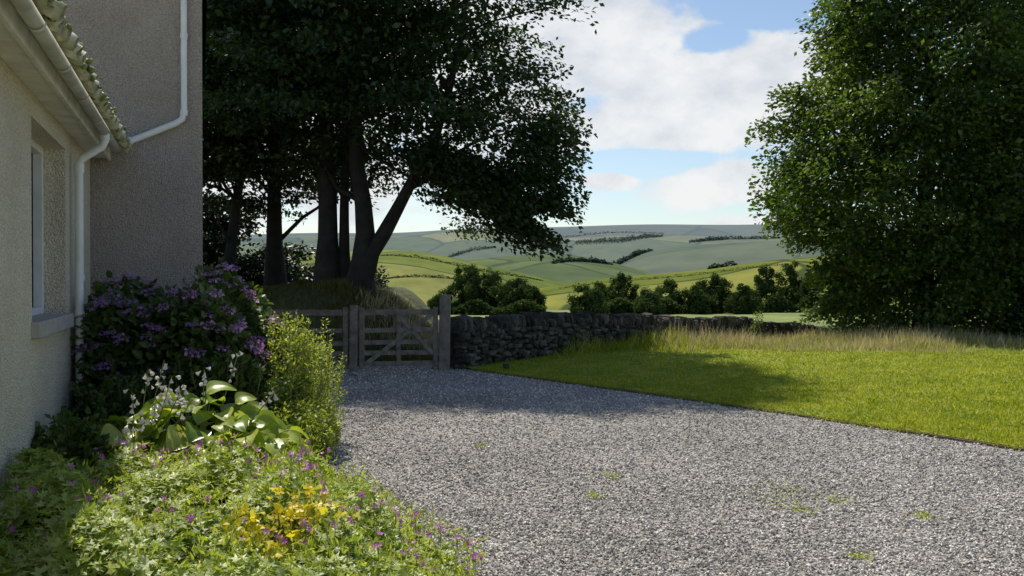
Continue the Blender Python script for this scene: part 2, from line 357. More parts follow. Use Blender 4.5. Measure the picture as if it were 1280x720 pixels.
spec=[
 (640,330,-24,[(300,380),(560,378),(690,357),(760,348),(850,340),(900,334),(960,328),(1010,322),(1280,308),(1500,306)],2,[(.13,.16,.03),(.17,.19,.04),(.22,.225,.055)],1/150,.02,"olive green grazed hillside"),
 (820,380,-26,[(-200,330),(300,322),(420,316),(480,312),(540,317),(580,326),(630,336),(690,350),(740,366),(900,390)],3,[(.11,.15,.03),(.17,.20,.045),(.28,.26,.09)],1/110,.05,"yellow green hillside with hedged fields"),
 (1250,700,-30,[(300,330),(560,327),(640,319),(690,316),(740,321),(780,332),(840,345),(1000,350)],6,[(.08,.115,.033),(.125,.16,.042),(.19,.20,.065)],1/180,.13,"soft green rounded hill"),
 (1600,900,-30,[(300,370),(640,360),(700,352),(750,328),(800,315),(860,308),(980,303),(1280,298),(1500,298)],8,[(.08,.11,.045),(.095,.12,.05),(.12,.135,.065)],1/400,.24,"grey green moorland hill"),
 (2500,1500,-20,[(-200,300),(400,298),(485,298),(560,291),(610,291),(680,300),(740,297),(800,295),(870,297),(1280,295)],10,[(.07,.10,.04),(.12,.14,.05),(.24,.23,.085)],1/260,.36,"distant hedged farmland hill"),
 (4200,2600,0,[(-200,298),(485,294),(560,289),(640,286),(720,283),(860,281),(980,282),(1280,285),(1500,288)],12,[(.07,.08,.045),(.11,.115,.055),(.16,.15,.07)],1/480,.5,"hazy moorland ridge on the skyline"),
]
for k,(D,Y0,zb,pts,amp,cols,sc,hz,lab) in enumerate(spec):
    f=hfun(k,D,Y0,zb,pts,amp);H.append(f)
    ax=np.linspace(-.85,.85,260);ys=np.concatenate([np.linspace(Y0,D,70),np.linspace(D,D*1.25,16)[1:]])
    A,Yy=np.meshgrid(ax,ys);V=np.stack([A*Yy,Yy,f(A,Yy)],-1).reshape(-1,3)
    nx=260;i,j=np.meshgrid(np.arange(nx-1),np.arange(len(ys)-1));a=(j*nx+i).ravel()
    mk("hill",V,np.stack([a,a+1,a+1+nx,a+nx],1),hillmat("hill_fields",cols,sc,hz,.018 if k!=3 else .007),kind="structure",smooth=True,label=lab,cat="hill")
quad=np.array([(0,0,0),(.5,-.5,.06),(1,0,0),(.5,.5,.06)],float);quadf=np.array([(0,1,2,3)])
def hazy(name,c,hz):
    c2=tuple(a*(1-hz)+b_*hz for a,b_ in zip(c,(.15,.20,.24)))  # leaf colour pulled towards blue-grey to paint in distance haze
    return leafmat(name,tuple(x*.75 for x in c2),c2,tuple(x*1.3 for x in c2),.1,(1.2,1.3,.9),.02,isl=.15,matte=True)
def hedgeline(k,pts,hgt,n,mat,lab,wid=1.0):
    pts=np.array(pts,float);seg=np.linalg.norm(np.diff(np.stack([pts[:,0]*pts[:,1],pts[:,1]],1),axis=0),axis=1);cs=np.concatenate([[0],np.cumsum(seg)])
    u=rng.random(n)*cs[-1]
    ax=np.interp(u,cs,pts[:,0]);Yy=np.interp(u,cs,pts[:,1])
    hh=hgt*(.35+.65*np.abs(np.sin(u/hgt*.7+np.sin(u*.05)*3)))*np.minimum(1,.3+3*np.minimum(u,cs[-1]-u)/cs[-1])
    Yy=Yy+rng.normal(0,.35,n).clip(-.8,.8)*hgt*wid;z=H[k](ax,Yy)+hh*rng.random(n)*.85
    P=np.stack([ax*Yy,Yy,z],1)
    V,Fq=inst(quad,quadf,P,rnd(n)*[1,1,.3],rnd(n,.35)+[0,0,1],rng.uniform(.25,.5,n)*hgt)
    mk("hedgerow",V,Fq,mat,kind="stuff",label=lab,cat="hedge")
A=lambda x:(x-640)/F
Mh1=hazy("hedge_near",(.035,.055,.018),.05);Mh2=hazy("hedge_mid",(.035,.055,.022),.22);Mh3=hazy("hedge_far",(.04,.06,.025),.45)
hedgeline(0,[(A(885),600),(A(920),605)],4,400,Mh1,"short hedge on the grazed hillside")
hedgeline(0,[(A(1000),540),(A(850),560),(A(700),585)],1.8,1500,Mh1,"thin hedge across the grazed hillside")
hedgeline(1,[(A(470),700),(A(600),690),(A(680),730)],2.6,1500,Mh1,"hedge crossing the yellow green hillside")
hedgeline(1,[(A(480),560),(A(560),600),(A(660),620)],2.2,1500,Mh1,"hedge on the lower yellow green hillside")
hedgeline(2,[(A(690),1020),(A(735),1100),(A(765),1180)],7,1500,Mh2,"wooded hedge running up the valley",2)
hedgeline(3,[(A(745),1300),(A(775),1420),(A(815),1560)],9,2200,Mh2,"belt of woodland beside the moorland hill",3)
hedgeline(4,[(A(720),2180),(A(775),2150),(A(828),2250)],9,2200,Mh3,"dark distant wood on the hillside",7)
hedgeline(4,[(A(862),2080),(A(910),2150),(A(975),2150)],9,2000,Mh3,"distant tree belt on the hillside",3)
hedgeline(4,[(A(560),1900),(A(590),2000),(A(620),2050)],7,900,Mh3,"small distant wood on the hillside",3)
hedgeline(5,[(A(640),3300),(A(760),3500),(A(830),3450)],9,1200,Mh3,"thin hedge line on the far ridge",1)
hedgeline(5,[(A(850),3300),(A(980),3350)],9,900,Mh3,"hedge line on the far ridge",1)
# ------------------------------------------------------------ trees
def crownleaves(C,O,nleaf,sa,sb,sv,ls,droop=.25,upn=1.0):
    n=len(C);m_=nleaf
    C_=np.repeat(C,m_,0);O_=np.repeat(O,m_,0);T_=nrm(np.cross(O_,[0,0,1.])+1e-6)
    sc=np.repeat(rng.uniform(.7,1.25,n),m_)[:,None]
    a=rng.normal(0,sa,(n*m_,1)).clip(-1.9*sa,1.6*sa)*sc;b_=rng.normal(0,sb,(n*m_,1)).clip(-1.7*sb,1.7*sb)*sc;c=rng.normal(0,sv,(n*m_,1)).clip(-1.6*sv,1.6*sv)
    P=C_+O_*a+T_*b_;P[:,2]+=c[:,0]-droop*(np.maximum(a[:,0],-.2)**2+.4*b_[:,0]**2)
    D=O_+rnd(n*m_,.6);D[:,2]-=.3
    N=rnd(n*m_,.55)+[0,0,upn]
    s=rng.uniform(.7,1.25,n*m_)*ls
    return inst(quad,quadf,P,D,N,np.stack([s,s*.62,s],1))
def sampleclumps(ctr,prof,n,zfun=None,squash=1.0,shell=.5,lump=.22,scale=1.0):
    zs=np.array([p[0] for p in prof]);Rs=np.array([p[1] for p in prof])*scale
    out=[];ph=rng.random(6)*6.28
    while len(out)<n:
        z=rng.uniform(zs[0],zs[-1]);R=np.interp(z,zs,Rs)
        if rng.random()>(R/Rs.max())**1.3: continue
        th=rng.random()*6.283
        R*=1-lump/2+lump*.5*(math.sin(3*th+ph[0]+z*.9)+math.sin(5*th+ph[1]-z*1.3)*.7+math.sin(2*z+ph[2]))*.6
        r=R*(rng.random()**shell)
        x=r*math.cos(th);y=r*math.sin(th)*squash
        if zfun is not None and z<zfun(x,y,r): continue
        out.append((ctr[0]+x,ctr[1]+y,ctr[2]+z))
    C=np.array(out);O=C-np.array(ctr);O[:,2]=0;return C,nrm(O+1e-6)
def trunkpath(p0,p1,bend=.15,n=9):
    p0=np.array(p0,float);p1=np.array(p1,float);t=np.linspace(0,1,n)[:,None]
    w=rng.normal(0,bend,3);w[2]=0
    return p0*(1-t)+p1*t+np.sin(t*np.pi)*w+np.sin(t*2*np.pi)*rng.normal(0,bend*.4,3)*[1,1,0]
def limbs(C,stem,rad,k,top=.9):
    parts=[];idx=rng.choice(len(C),k,replace=False)
    for i in idx:
        c=C[i]
        zt=c[2]-.35*np.hypot(*(c[:2]-stem[-1,:2]))-.5
        j=int(np.clip(np.argmin(np.abs(stem[:,2]-zt)),1,len(stem)-1))
        p=stem[j];t=np.linspace(0,1,7)[:,None]
        mid=p*(1-t)+c*t;mid[:,2]+=np.sin(t[:,0]*np.pi)*.25;mid[1:-1]+=rnd(5,.08)
        r0=max(.03,rad[j]*.33);parts.append(tube(mid,np.linspace(r0,.01,7),6))
    return parts
def tree(name,label,cat,stems,C,O,nleaf,leafmat_,bark,ls,nl,sa=.45,sb=.38,sv=.13,droop=.22,group=None,core=None,cls=.22,limbC=None,upn=1.0):
    root=empty(name,label,cat,group=group)
    parts=[]
    for p,r in stems: parts.append(tube(p,r,14))
    LC=C if limbC is None else limbC
    for i,(p,r) in enumerate(stems):
        if len(p)>6 or len(stems)==1: parts+=limbs(LC,p,r,nl//len(stems))
    V,Fq=join(parts);V=V+rng.normal(0,.006,V.shape);mk("trunk",V,Fq,bark,parent=root,smooth=True)
    lv=[crownleaves(C,O,nleaf,sa,sb,sv,ls,droop,upn)]
    if core is not None:
        P=core;n=len(P);s=rng.uniform(.7,1.2,n)*cls;lv.append(inst(quad,quadf,P,rnd(n),rnd(n)+[0,0,.6],np.stack([s,s*.6,s],1)))
    V,Fq=join(lv);mk("crown",V,Fq,leafmat_,parent=root)
    return root
def corepts(ctr,prof,n,zfun=None,squash=1.0,lump=.22,scale=.8,rep=6,sp=.3):
    C,_=sampleclumps(ctr,prof,n//rep,zfun,squash,.5,lump,scale)
    return np.repeat(C,rep,0)+rng.normal(0,sp,(len(C)*rep,3)).clip(-1.5*sp,1.5*sp)
def flare(n,r0,r1): 
    t=np.linspace(0,1,n);return (r0*(1-t)+r1*t)*(1+.55*np.exp(-t*22))
bc=(-3.9,24.0,0)
def zA(x,y,r):
    z0=np.interp(r,[0,3,4.2,5.2,7],[4.9,4.4,3.7,3.1,2.9])
    if x<1.5: z0=max(z0,4.3)
    if y<-1.5: z0+=1.1
    return z0
profA=[(2.0,5.3),(3,5.6),(4.7,5.9),(7,5.9),(9,5.6),(12,5.1),(14.5,4.8),(16.5,3.8),(18.2,2.4),(19,1)]
C,O=sampleclumps(bc,profA,640,zA,.9,.42,.2)
k_=C[:,0]<1.45-.33*np.maximum(C[:,2]-9.5,0);C,O=C[k_],O[k_]
ne=80;tt=rng.random(ne)
ex=np.stack([-2.2+2.9*tt+rng.normal(0,.2,ne),23.4+rng.normal(0,.6,ne),4.5-2.0*tt**1.6+rng.normal(0,.28,ne)],1)
ex2=np.stack([rng.uniform(.2,1.3,36),23.6+rng.normal(0,.7,36),rng.uniform(3.4,5.6,36)],1)
ex=np.concatenate([ex,ex2]);ne=len(ex)
core=corepts(bc,profA,11000,lambda x,y,r:zA(x,y,r)+.5,.9);core=core[core[:,0]<1.0-.33*np.maximum(core[:,2]-9.5,0)]
C0=C;C=np.concatenate([C,ex]);O=nrm(np.concatenate([O,np.tile([1,0,-.25],(ne,1))]))
s1=np.array([(-3.98,24,1.2),(-3.92,24,2.0),(-3.82,24,2.8),(-3.88,24,3.6),(-4.05,24,4.6),(-4.1,24,6.5),(-4.0,24,9),(-3.9,24,12),(-3.7,24,15)],float)
s2=np.array([(-3.82,23.95,1.6),(-3.64,23.9,2.3),(-3.33,23.9,2.8),(-2.98,23.8,3.4),(-2.56,23.8,4.2),(-2.0,23.8,5.2),(-1.6,23.8,6.6),(-1.3,23.9,8),(-1.1,24,10)],float)
s3=np.array([(-2.6,23.8,4.0),(-2.0,23.7,4.3),(-1.2,23.5,4.2),(-.5,23.5,3.8),(.3,23.4,3.1)],float)
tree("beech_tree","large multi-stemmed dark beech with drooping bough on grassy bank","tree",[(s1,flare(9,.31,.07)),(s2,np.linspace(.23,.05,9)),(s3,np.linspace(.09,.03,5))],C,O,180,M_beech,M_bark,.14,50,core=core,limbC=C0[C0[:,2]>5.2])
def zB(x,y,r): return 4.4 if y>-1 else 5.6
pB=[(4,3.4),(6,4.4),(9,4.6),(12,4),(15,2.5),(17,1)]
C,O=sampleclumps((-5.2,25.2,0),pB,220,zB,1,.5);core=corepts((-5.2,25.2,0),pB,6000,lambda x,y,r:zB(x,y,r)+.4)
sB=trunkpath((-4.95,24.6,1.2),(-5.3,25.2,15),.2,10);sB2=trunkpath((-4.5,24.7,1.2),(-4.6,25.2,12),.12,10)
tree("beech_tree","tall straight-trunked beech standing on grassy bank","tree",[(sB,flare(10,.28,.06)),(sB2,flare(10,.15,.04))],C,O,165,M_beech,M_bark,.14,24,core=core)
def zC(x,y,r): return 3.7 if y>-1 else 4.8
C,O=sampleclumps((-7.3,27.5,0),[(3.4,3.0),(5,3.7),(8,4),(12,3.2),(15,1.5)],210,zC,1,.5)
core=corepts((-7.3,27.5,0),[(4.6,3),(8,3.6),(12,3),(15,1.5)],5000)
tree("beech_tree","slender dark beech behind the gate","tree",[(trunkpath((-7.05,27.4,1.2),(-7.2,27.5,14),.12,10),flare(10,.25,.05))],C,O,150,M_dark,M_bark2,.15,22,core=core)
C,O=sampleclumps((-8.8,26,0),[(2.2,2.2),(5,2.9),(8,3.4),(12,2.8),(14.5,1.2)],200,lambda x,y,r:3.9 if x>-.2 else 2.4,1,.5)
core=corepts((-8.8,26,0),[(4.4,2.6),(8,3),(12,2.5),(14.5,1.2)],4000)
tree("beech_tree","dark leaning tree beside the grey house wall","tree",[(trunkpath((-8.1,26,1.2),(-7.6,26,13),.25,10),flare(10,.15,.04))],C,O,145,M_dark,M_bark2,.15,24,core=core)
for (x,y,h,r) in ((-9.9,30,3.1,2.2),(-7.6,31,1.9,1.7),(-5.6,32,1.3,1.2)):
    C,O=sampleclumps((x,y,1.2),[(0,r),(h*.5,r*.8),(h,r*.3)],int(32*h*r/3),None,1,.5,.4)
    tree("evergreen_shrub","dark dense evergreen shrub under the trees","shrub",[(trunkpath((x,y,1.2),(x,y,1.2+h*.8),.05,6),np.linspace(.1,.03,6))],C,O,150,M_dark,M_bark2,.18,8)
# right trees
pR=[(.1,3.1),(1.8,3.6),(2.8,4.3),(4.2,5.1),(5.6,4.9),(7,4.4),(8.5,3.7),(10,3.2),(12,2.2),(13.6,1.0),(14.2,.4)]
cR=(12.4,27.5,-.1)
C,O=sampleclumps(cR,pR,740,None,1,.27,.24);core=corepts(cR,pR,16000,None,1,.24,.84)
tree("lime_tree","broad leafy tree with low hanging sunlit branches beside the lawn","tree",[(trunkpath((12.4,27.5,-.3),(12.4,27.5,12),.15,10),flare(10,.3,.04))],C,O,180,M_bright,M_bark,.15,20,.40,.34,.2,.55,core=core,upn=.55)
pR2=[(.1,4.0),(2,4.3),(5,4.6),(8,4.0),(11,3.0),(13.5,1)]
C,O=sampleclumps((17.8,28.8,-.1),pR2,340,None,1,.35,.3);core=corepts((17.8,28.8,-.1),pR2,9000,None,1,.3,.8)
tree("lime_tree","dense green tree beyond the long grass","tree",[(trunkpath((17.8,28.8,-.3),(17.8,28.8,12),.15,10),flare(10,.3,.04))],C,O,165,M_bright,M_bark,.16,14,.42,.42,.2,.5,core=core,upn=.55)
C,O=sampleclumps((14.6,24.6,-.1),[(0,1.2),(.7,1.1),(1.4,.4)],34,None,.8,.5)
tree("garden_shrub","low dark shrub at the edge of the lawn","shrub",[(trunkpath((14.6,24.6,-.2),(14.6,24.6,.8),.05,6),np.linspace(.05,.02,6))],C,O,150,M_dark,M_bark2,.12,6,.3,.3,.15)
# field trees
def fieldleaves(C,nleaf,rad,ls):
    n=len(C)*nleaf;c=np.repeat(C,nleaf,0);d=nrm(rnd(n));rr=np.repeat(rng.uniform(.6,1.25,len(C)),nleaf)[:,None];P=c+d*rad*rr*(rng.random((n,1))**.4)
    N=d*1.0+[0,0,.7]+rnd(n,.3)
    return inst(quad,quadf,P,np.cross(N,rnd(n)),N,rng.uniform(.7,1.2,n)*ls)
ft=[(583,398,66,68,175),(612,398,62,60,178),(645,392,66,46,172),(668,392,40,32,175),(733,398,54,46,165),(778,394,64,54,190),(752,390,46,38,195),(808,398,46,36,170),(838,396,58,46,182),(868,396,40,40,178),(894,396,66,54,184),(930,396,50,40,178),(958,386,60,56,200),(988,386,48,60,206),(1015,386,50,48,200),(550,398,40,30,172),(1060,386,50,44,192)]
for (x,yb,w,hp,d) in ft:
    X=(x-640)/F*d;s_=d/F;R=w*s_*.5
    zg=float(gz(X,d));top=CZ+(350-(yb-hp))*s_;base=zg-.2;Ht=top-base
    nC=int(34+R*R*2.6)
    C,O=sampleclumps((X,d,base),[(Ht*.06,R*.95),(Ht*.35,R),(Ht*.65,R*.85),(Ht*.95,R*.3)],nC,None,1,.4,.6)
    root=empty("field_tree","rounded green hedgerow tree in the field beyond the wall","tree",group="hedgerow trees beyond the wall")
    V,Fq=tube(trunkpath((X,d,base),(X,d,base+Ht*.8),.1,6),np.linspace(.3,.08,6),6);mk("trunk",V,Fq,M_bark2,parent=root)
    V,Fq=fieldleaves(C,95,.9,.38);mk("crown",V,Fq,M_field,parent=root)
def hedgeG(p0,p1,h,n):
    t=rng.random(n);X=p0[0]*(1-t)+p1[0]*t;Y=p0[1]*(1-t)+p1[1]*t+rng.normal(0,.8,n)
    z=gz(X,Y)+h*rng.random(n)*(.7+.3*np.sin(X*.7))
    V,Fq=inst(quad,quadf,np.stack([X,Y,z],1),rnd(n)*[1,1,.4],rnd(n,.5)+[0,-.4,1],rng.uniform(.35,.6,n))
    mk("hedgerow",V,Fq,M_field,kind="stuff",label="dark green field hedge beyond the stone wall",cat="hedge")
hedgeG((-14,172),(6,166),2.8,4600);hedgeG((14,170),(40,180),3.2,7200);hedgeG((40,190),(70,200),4,5000)
# ------------------------------------------------------------ dry stone wall
g_=np.linspace(-1,1,3);tv=np.array([(x,y,z) for x in g_ for y in g_ for z in g_])
l=np.abs(tv).sum(1);sc_=np.where(l>2.5,.80,np.where(l>1.5,.90,1.0));tvr=tv*sc_[:,None]
tf=[]
def ix(i,j,k): return i*9+j*3+k
for i in range(2):
    for j in range(2):
        tf+= [(ix(0,i,j),ix(0,i,j+1),ix(0,i+1,j+1),ix(0,i+1,j)),(ix(2,i,j),ix(2,i+1,j),ix(2,i+1,j+1),ix(2,i,j+1)),
              (ix(i,0,j),ix(i+1,0,j),ix(i+1,0,j+1),ix(i,0,j+1)),(ix(i,2,j),ix(i,2,j+1),ix(i+1,2,j+1),ix(i+1,2,j)),
              (ix(i,j,0),ix(i,j+1,0),ix(i+1,j+1,0),ix(i+1,j,0)),(ix(i,j,2),ix(i+1,j,2),ix(i+1,j+1,2),ix(i,j+1,2))]
tf=np.array(tf)
Lw=34.0;P=[];S=[];Dd=[]
def wz(a): 
    p=W0+a*WD;return float(gz(p[0],p[1]))-.10*float(ss(3,9,a))
nc=9;ch=.070
for side in(-1,1):
    for c in range(nc):
        a=rng.random()*.1
        while a<Lw:
            w=rng.uniform(.07,.30);z=wz(a)+.02+ch*(c+.5)
            p=W0+(a+w/2)*WD+WN*side*(.2-.006*c+rng.normal(0,.03))
            P.append((p[0],p[1],z+rng.normal(0,.024)));S.append((w/2*.98,.11,ch*.5*rng.uniform(.7,1.4)));Dd.append((WD[0]+rng.normal(0,.03),WD[1],rng.normal(0,.09)));a+=w
P=np.array(P);S=np.array(S);Dd=np.array(Dd)
V1=inst(tvr,tf,P,Dd,np.tile([0,0,1.],(len(P),1)),S)
P=[];S=[];Dd=[];N_=[];a=0
while a<Lw:
    w=rng.uniform(.04,.13);hh=rng.uniform(.07,.18);tilt=rng.normal(.15,.28)
    p=W0+(a+w/2)*WD;P.append((p[0],p[1],wz(a)+.02+ch*nc+hh*.7));S.append((w/2*.98,.24*rng.uniform(.8,1.1),hh))
    Dd.append((WD[0],WD[1],tilt));N_.append((0,0,1.));a+=w
V2=inst(tvr,tf,np.array(P),np.array(Dd),np.array(N_),np.array(S))
core=[]
for i in range(34):
    a0=.08+i*(Lw-.1)/34;a1=a0+(Lw-.1)/34-.001;mid=W0+WD*(a0+a1)/2
    core.append(obox((mid[0],mid[1],wz((a0+a1)/2)+.28),(*(WD*(a1-a0)/2),0),(*(WN*.17),0),(0,0,.36)))
V,Fq=join([V1,V2])
V=V+rng.normal(0,.009,V.shape)
root=empty("stone_wall","weathered dark dry-stone field wall with upright coping stones","wall")
mk("stonework",V,Fq,M_dry,parent=root)
V,Fq=join(core);mk("wall_core",V,Fq,M_soil,parent=root)
pp=W0+WD*15.2-WN*.5
C,O=sampleclumps((pp[0],pp[1],float(gz(*pp))),[(0,.2),(.5,.22),(1.0,.06)],18,None,1,.5)
V,Fq=crownleaves(C,O,60,.08,.08,.08,.07,.1);mk("wall_plant",V,Fq,M_bright,label="small upright green plant against the stone wall",cat="plant")
# ------------------------------------------------------------ gate
def post(name,x,y,h,w,label):
    V,Fq=obox((x,y,h/2-.05),(w/2,0,0),(0,w/2,0),(.01,0,h/2+.05))
    ob=mk(name,V,Fq,M_wood,label=label,cat="gate post",group="wooden gate posts");bev(ob,.015)
post("gate_post",-2.76,16.02,1.16,.13,"grey weathered square wooden gate post")
post("gate_post",-1.2,16.4,1.34,.19,"thick grey wooden gate post beside the stone wall")
post("gate_post",-4.75,16.0,1.2,.15,"grey wooden gate post beside the shrubs")
def gate(x0,y0,x1,y1,flip,label):
    root=empty("field_gate",label,"gate")
    p=lambda t,z:np.array([x0+(x1-x0)*t,y0+(y1-y0)*t,z])
    off=np.array([0,-.032,0])
    for z in [.14,.32,.50,.72,1.03]:
        V,Fq=plank(p(.03,z+rng.normal(0,.006)),p(.97,z+rng.normal(0,.006)),.08 if z<1 else .10,.028);bev(mk("bar",V,Fq,M_wood,parent=root),.004)
    for t in(.0,1.0):
        V,Fq=plank(p(t,.05),p(t,1.12),.085,.06,up=(1,0,0));bev(mk("stile",V,Fq,M_wood,parent=root),.006)
    for (ta,za,tb,zb) in ((.04,.12,.96,1.0),(.5,.98,.96,.3) ) if not flip else ((.96,.12,.04,1.0),):
        V,Fq=plank(p(ta,za)+off,p(tb,zb)+off,.075,.024,up=(0,0,1));bev(mk("brace",V,Fq,M_wood,parent=root),.004)
    V,Fq=plank(p(.5,.1)+off*1.9,p(.5,1.05)+off*1.9,.075,.024,up=(1,0,0));bev(mk("brace",V,Fq,M_wood,parent=root),.004)
gate(-2.62,16.04,-1.36,16.36,False,"weathered wooden five-bar gate with diagonal braces")
gate(-4.6,16.0,-2.9,16.02,True,"wide weathered wooden five-bar gate partly behind shrubs")
V,Fq=inst(tvr,tf,np.array([[-.1,16.2,.06]]),np.array([[1,.2,.1]]),np.array([[0,0,1.]]),np.array([[.06,.05,.07]]))
mk("edge_stone",V,Fq,M_dry,label="small dark stone at the lawn corner",cat="stone")
# ------------------------------------------------------------ house
U=np.array([-.322,.947]);NN=np.array([.947,.322]);O0=np.array([-1.164,0.])
def W(u,n,z): 
    p=O0+U*u+NN*n;return np.array([p[0],p[1],z])
def hbox(u0,u1,n0,n1,z0,z1):
    c=W((u0+u1)/2,(n0+n1)/2,(z0+z1)/2)
    return obox(c,(*(U*(u1-u0)/2),0),(*(NN*(n1-n0)/2),0),(0,0,(z1-z0)/2))
house=empty("house","cream roughcast cottage with taller grey rendered wing","house")
WU0,WU1,WZ0,WZ1=6.76,8.48,1.28,2.74
V,Fq=join([hbox(-2.5,WU0,-.3,0,-.1,2.93),hbox(WU1,10.397,-.3,0,-.1,2.93),hbox(WU0,WU1,-.3,0,-.1,WZ0),hbox(WU0,WU1,-.3,0,WZ1,2.93)])
mk("wall",V,Fq,M_cream,parent=house,label="cream roughcast wall of the low wing")
V,Fq=hbox(10.4,17,-7,1.14,-.1,5.0);mk("wall",V,Fq,M_grey,parent=house,label="tall grey roughcast wall of the main block")
V,Fq=join([hbox(-2.5,-2.2,-6,-.3,-.1,2.93)]);mk("wall",V,Fq,M_cream,parent=house)
a_=[W(10.3,-7,5.0),W(10.3,1.2,5.0),W(17.1,1.2,5.0),W(17.1,-7,5.0),W(13.7,-7,7.2),W(13.7,1.2,7.2)]
mk("roof",np.array(a_)+[0,0,.004],[np.array([(0,1,5,4),(2,3,4,5)]),np.array([(1,2,5),(3,0,4)])],simple("slate",(.07,.07,.08),(.13,.13,.14),6,.7),parent=house)
us=np.arange(-2.6,10.39,.02);TP=.22
rows=[(.38,3.01),(.38,3.03),(-.6,3.52),(-3.2,4.75),(-6.2,3.1)]
V=[];nu=len(us)
for (n_,z_) in rows:
    for q in us: V.append(W(q,n_,z_+.03*abs(math.sin(q*math.pi/TP))))
Q=[(r*nu+i,r*nu+i+1,(r+1)*nu+i+1,(r+1)*nu+i) for r in range(len(rows)-1) for i in range(nu-1)]
mk("roof",np.array(V),np.array(Q),M_tile,parent=house,smooth=True,label="mossy pantile roof of the low wing")
parts=[]
for q in np.arange(-2.4,10.3,TP):
    nd=.405+rng.normal(0,.008);dz=rng.normal(0,.005);V_,F_=tube([W(q+TP/2,nd,3.0+dz),W(q+TP/2,nd-.03,3.013+dz),W(q+TP/2,.2,3.11)],[.046,.052,.05],12)
    parts.append((V_,F_))
V,Fq=join(parts);V=V+rng.normal(0,.004,V.shape);mk("tile_ends",V,Fq,M_tile,parent=house,smooth=True)
n=380;P=np.array([W(q,.37+rng.normal(0,.03),3.01+rng.uniform(-.02,.05)) for q in rng.uniform(-1,10,n)])
V,Fq=inst(tvr,tf,P,rnd(n),rnd(n),rng.uniform(.006,.020,(n,1))*rng.uniform(.6,1.3,(n,3)));mk("moss",V,Fq,simple("moss",(.10,.13,.03),(.3,.32,.09),30,1),parent=house,smooth=True,kind="stuff")
V,Fq=hbox(-2.5,10.39,.18,.205,2.88,3.0);mk("fascia",V,Fq,M_fascia,parent=house)
V,Fq=hbox(-2.5,10.39,.003,.18,2.905,2.93);mk("soffit",V,Fq,M_fascia,parent=house)
GN=.29
a=np.linspace(math.pi,2*math.pi,11);sec=[(GN+.046*math.cos(q),2.96+.046*math.sin(q)) for q in a]+[(GN+.041*math.cos(q),2.963+.041*math.sin(q)) for q in a[::-1]]
k=len(sec);uu=[-2.5,9.95];V=[W(u_,n_,z_) for u_ in uu for (n_,z_) in sec]
Q=[(i,(i+1)%k,k+(i+1)%k,k+i) for i in range(k)]
parts=[(np.array(V),[np.array(Q),np.array([list(range(11))]),np.array([[k+i for i in range(11)]])])]
for q in np.arange(-2,10,1.0):
    V_=[W(u_,GN+.050*math.cos(c_),2.96+.050*math.sin(c_)) for u_ in(q,q+.05) for c_ in a]
    parts.append((np.array(V_),[np.array([(i,i+1,12+i,11+i) for i in range(10)])]))
V,Fq=join(parts);mk("gutter",V,Fq,M_fascia,parent=house,smooth=True)
up=8.78
V,Fq=join([tube([W(up,GN,2.93),W(up,GN,2.87),W(up,GN-.02,2.82),W(up,.10,2.70),W(up,.075,2.65),W(up,.075,2.55),W(up,.075,1.3),W(up,.075,.05)],.036,14),
  tube([W(up,GN,2.935),W(up,GN,2.875)],.044,14),tube([W(up,.075,2.65),W(up,.075,2.57)],.044,14),tube([W(up,.075,1.32),W(up,.075,1.26)],.043,14)])
mk("downpipe",V,Fq,M_white,parent=house,smooth=True)
fu=10.34
V,Fq=join([tube([W(fu,.95,5.0),W(fu,.95,3.45),W(fu,.93,3.36),W(fu,.86,3.31),W(fu,.5,3.14),W(fu,.24,3.03),W(fu-.06,.22,3.0)],.034,14),
  tube([W(fu,.95,4.3),W(fu,.95,4.24)],.042,14),tube([W(fu,.95,3.46),W(fu,.945,3.40)],.042,14),tube([W(fu,.42,3.105),W(fu,.36,3.08)],.042,14)])
mk("downpipe",V,Fq,M_white,parent=house,smooth=True)
win=mk("window",*hbox(WU0+.003,WU1-.003,-.26,-.25,WZ0+.003,WZ1-.003),M_glass,parent=house)
fr=[hbox(WU0+.002,WU1-.002,-.245,-.17,WZ0+.03,WZ0+.09),hbox(WU0+.002,WU1-.002,-.245,-.17,WZ1-.06,WZ1-.002)]
for c_ in(WU0+.03,(WU0+WU1)/2,WU1-.042): fr.append(hbox(c_-.038,c_+.038,-.245,-.17,WZ0+.09,WZ1-.06))
V,Fq=join(fr);bev(mk("frame",V,Fq,M_white,parent=win),.004)
V,Fq=hbox(WU0-.05,WU1+.05,-.2,.06,WZ0-.09,WZ0+.028);bev(mk("sill",V,Fq,M_sill,parent=win),.01)
V,Fq=join([hbox(9.2,9.28,0.002,.06,1.58,1.66),hbox(9.21,9.27,.06,.07,1.59,1.65)]);bev(mk("wall_sensor",V,Fq,M_white,parent=house),.005)  # tiny box standing for a small sensor on the wall
# ------------------------------------------------------------ bed + plants
def wallX(Y): return -1.164-.34*Y
by=np.linspace(3.0,9.8,30);xr=np.interp(by,[3,4.8,5.3,6.3,7,8,9,9.8],[-.42,-.43,-.55,-1.08,-1.35,-1.65,-1.85,-2.2])
V=np.concatenate([np.stack([wallX(by)-.02,by,np.full(30,.006)],1),np.stack([xr,by,np.full(30,.006)],1)])
mk("flower_bed",V,np.array([(i,30+i,31+i,i+1) for i in range(29)]),M_soil,kind="structure",label="dark soil flower bed along the house",cat="flower bed")
def gr(Y): return np.interp(Y,[3,4.8,5.3,6.3,7.2],[-.38,-.36,-.50,-1.05,-1.5])+.05*np.sin(Y*9)
def gh(X,Y):
    e=gr(Y)-X
    return (.05+.40*ss(-.02,.5,e))*(1+.24*np.sin(X*5+1)*np.sin(Y*4.3))*(1-.55*ss(5.7,6.7,Y))+.05*np.sin(X*11+Y*7)
palm=[(0,0,0)]
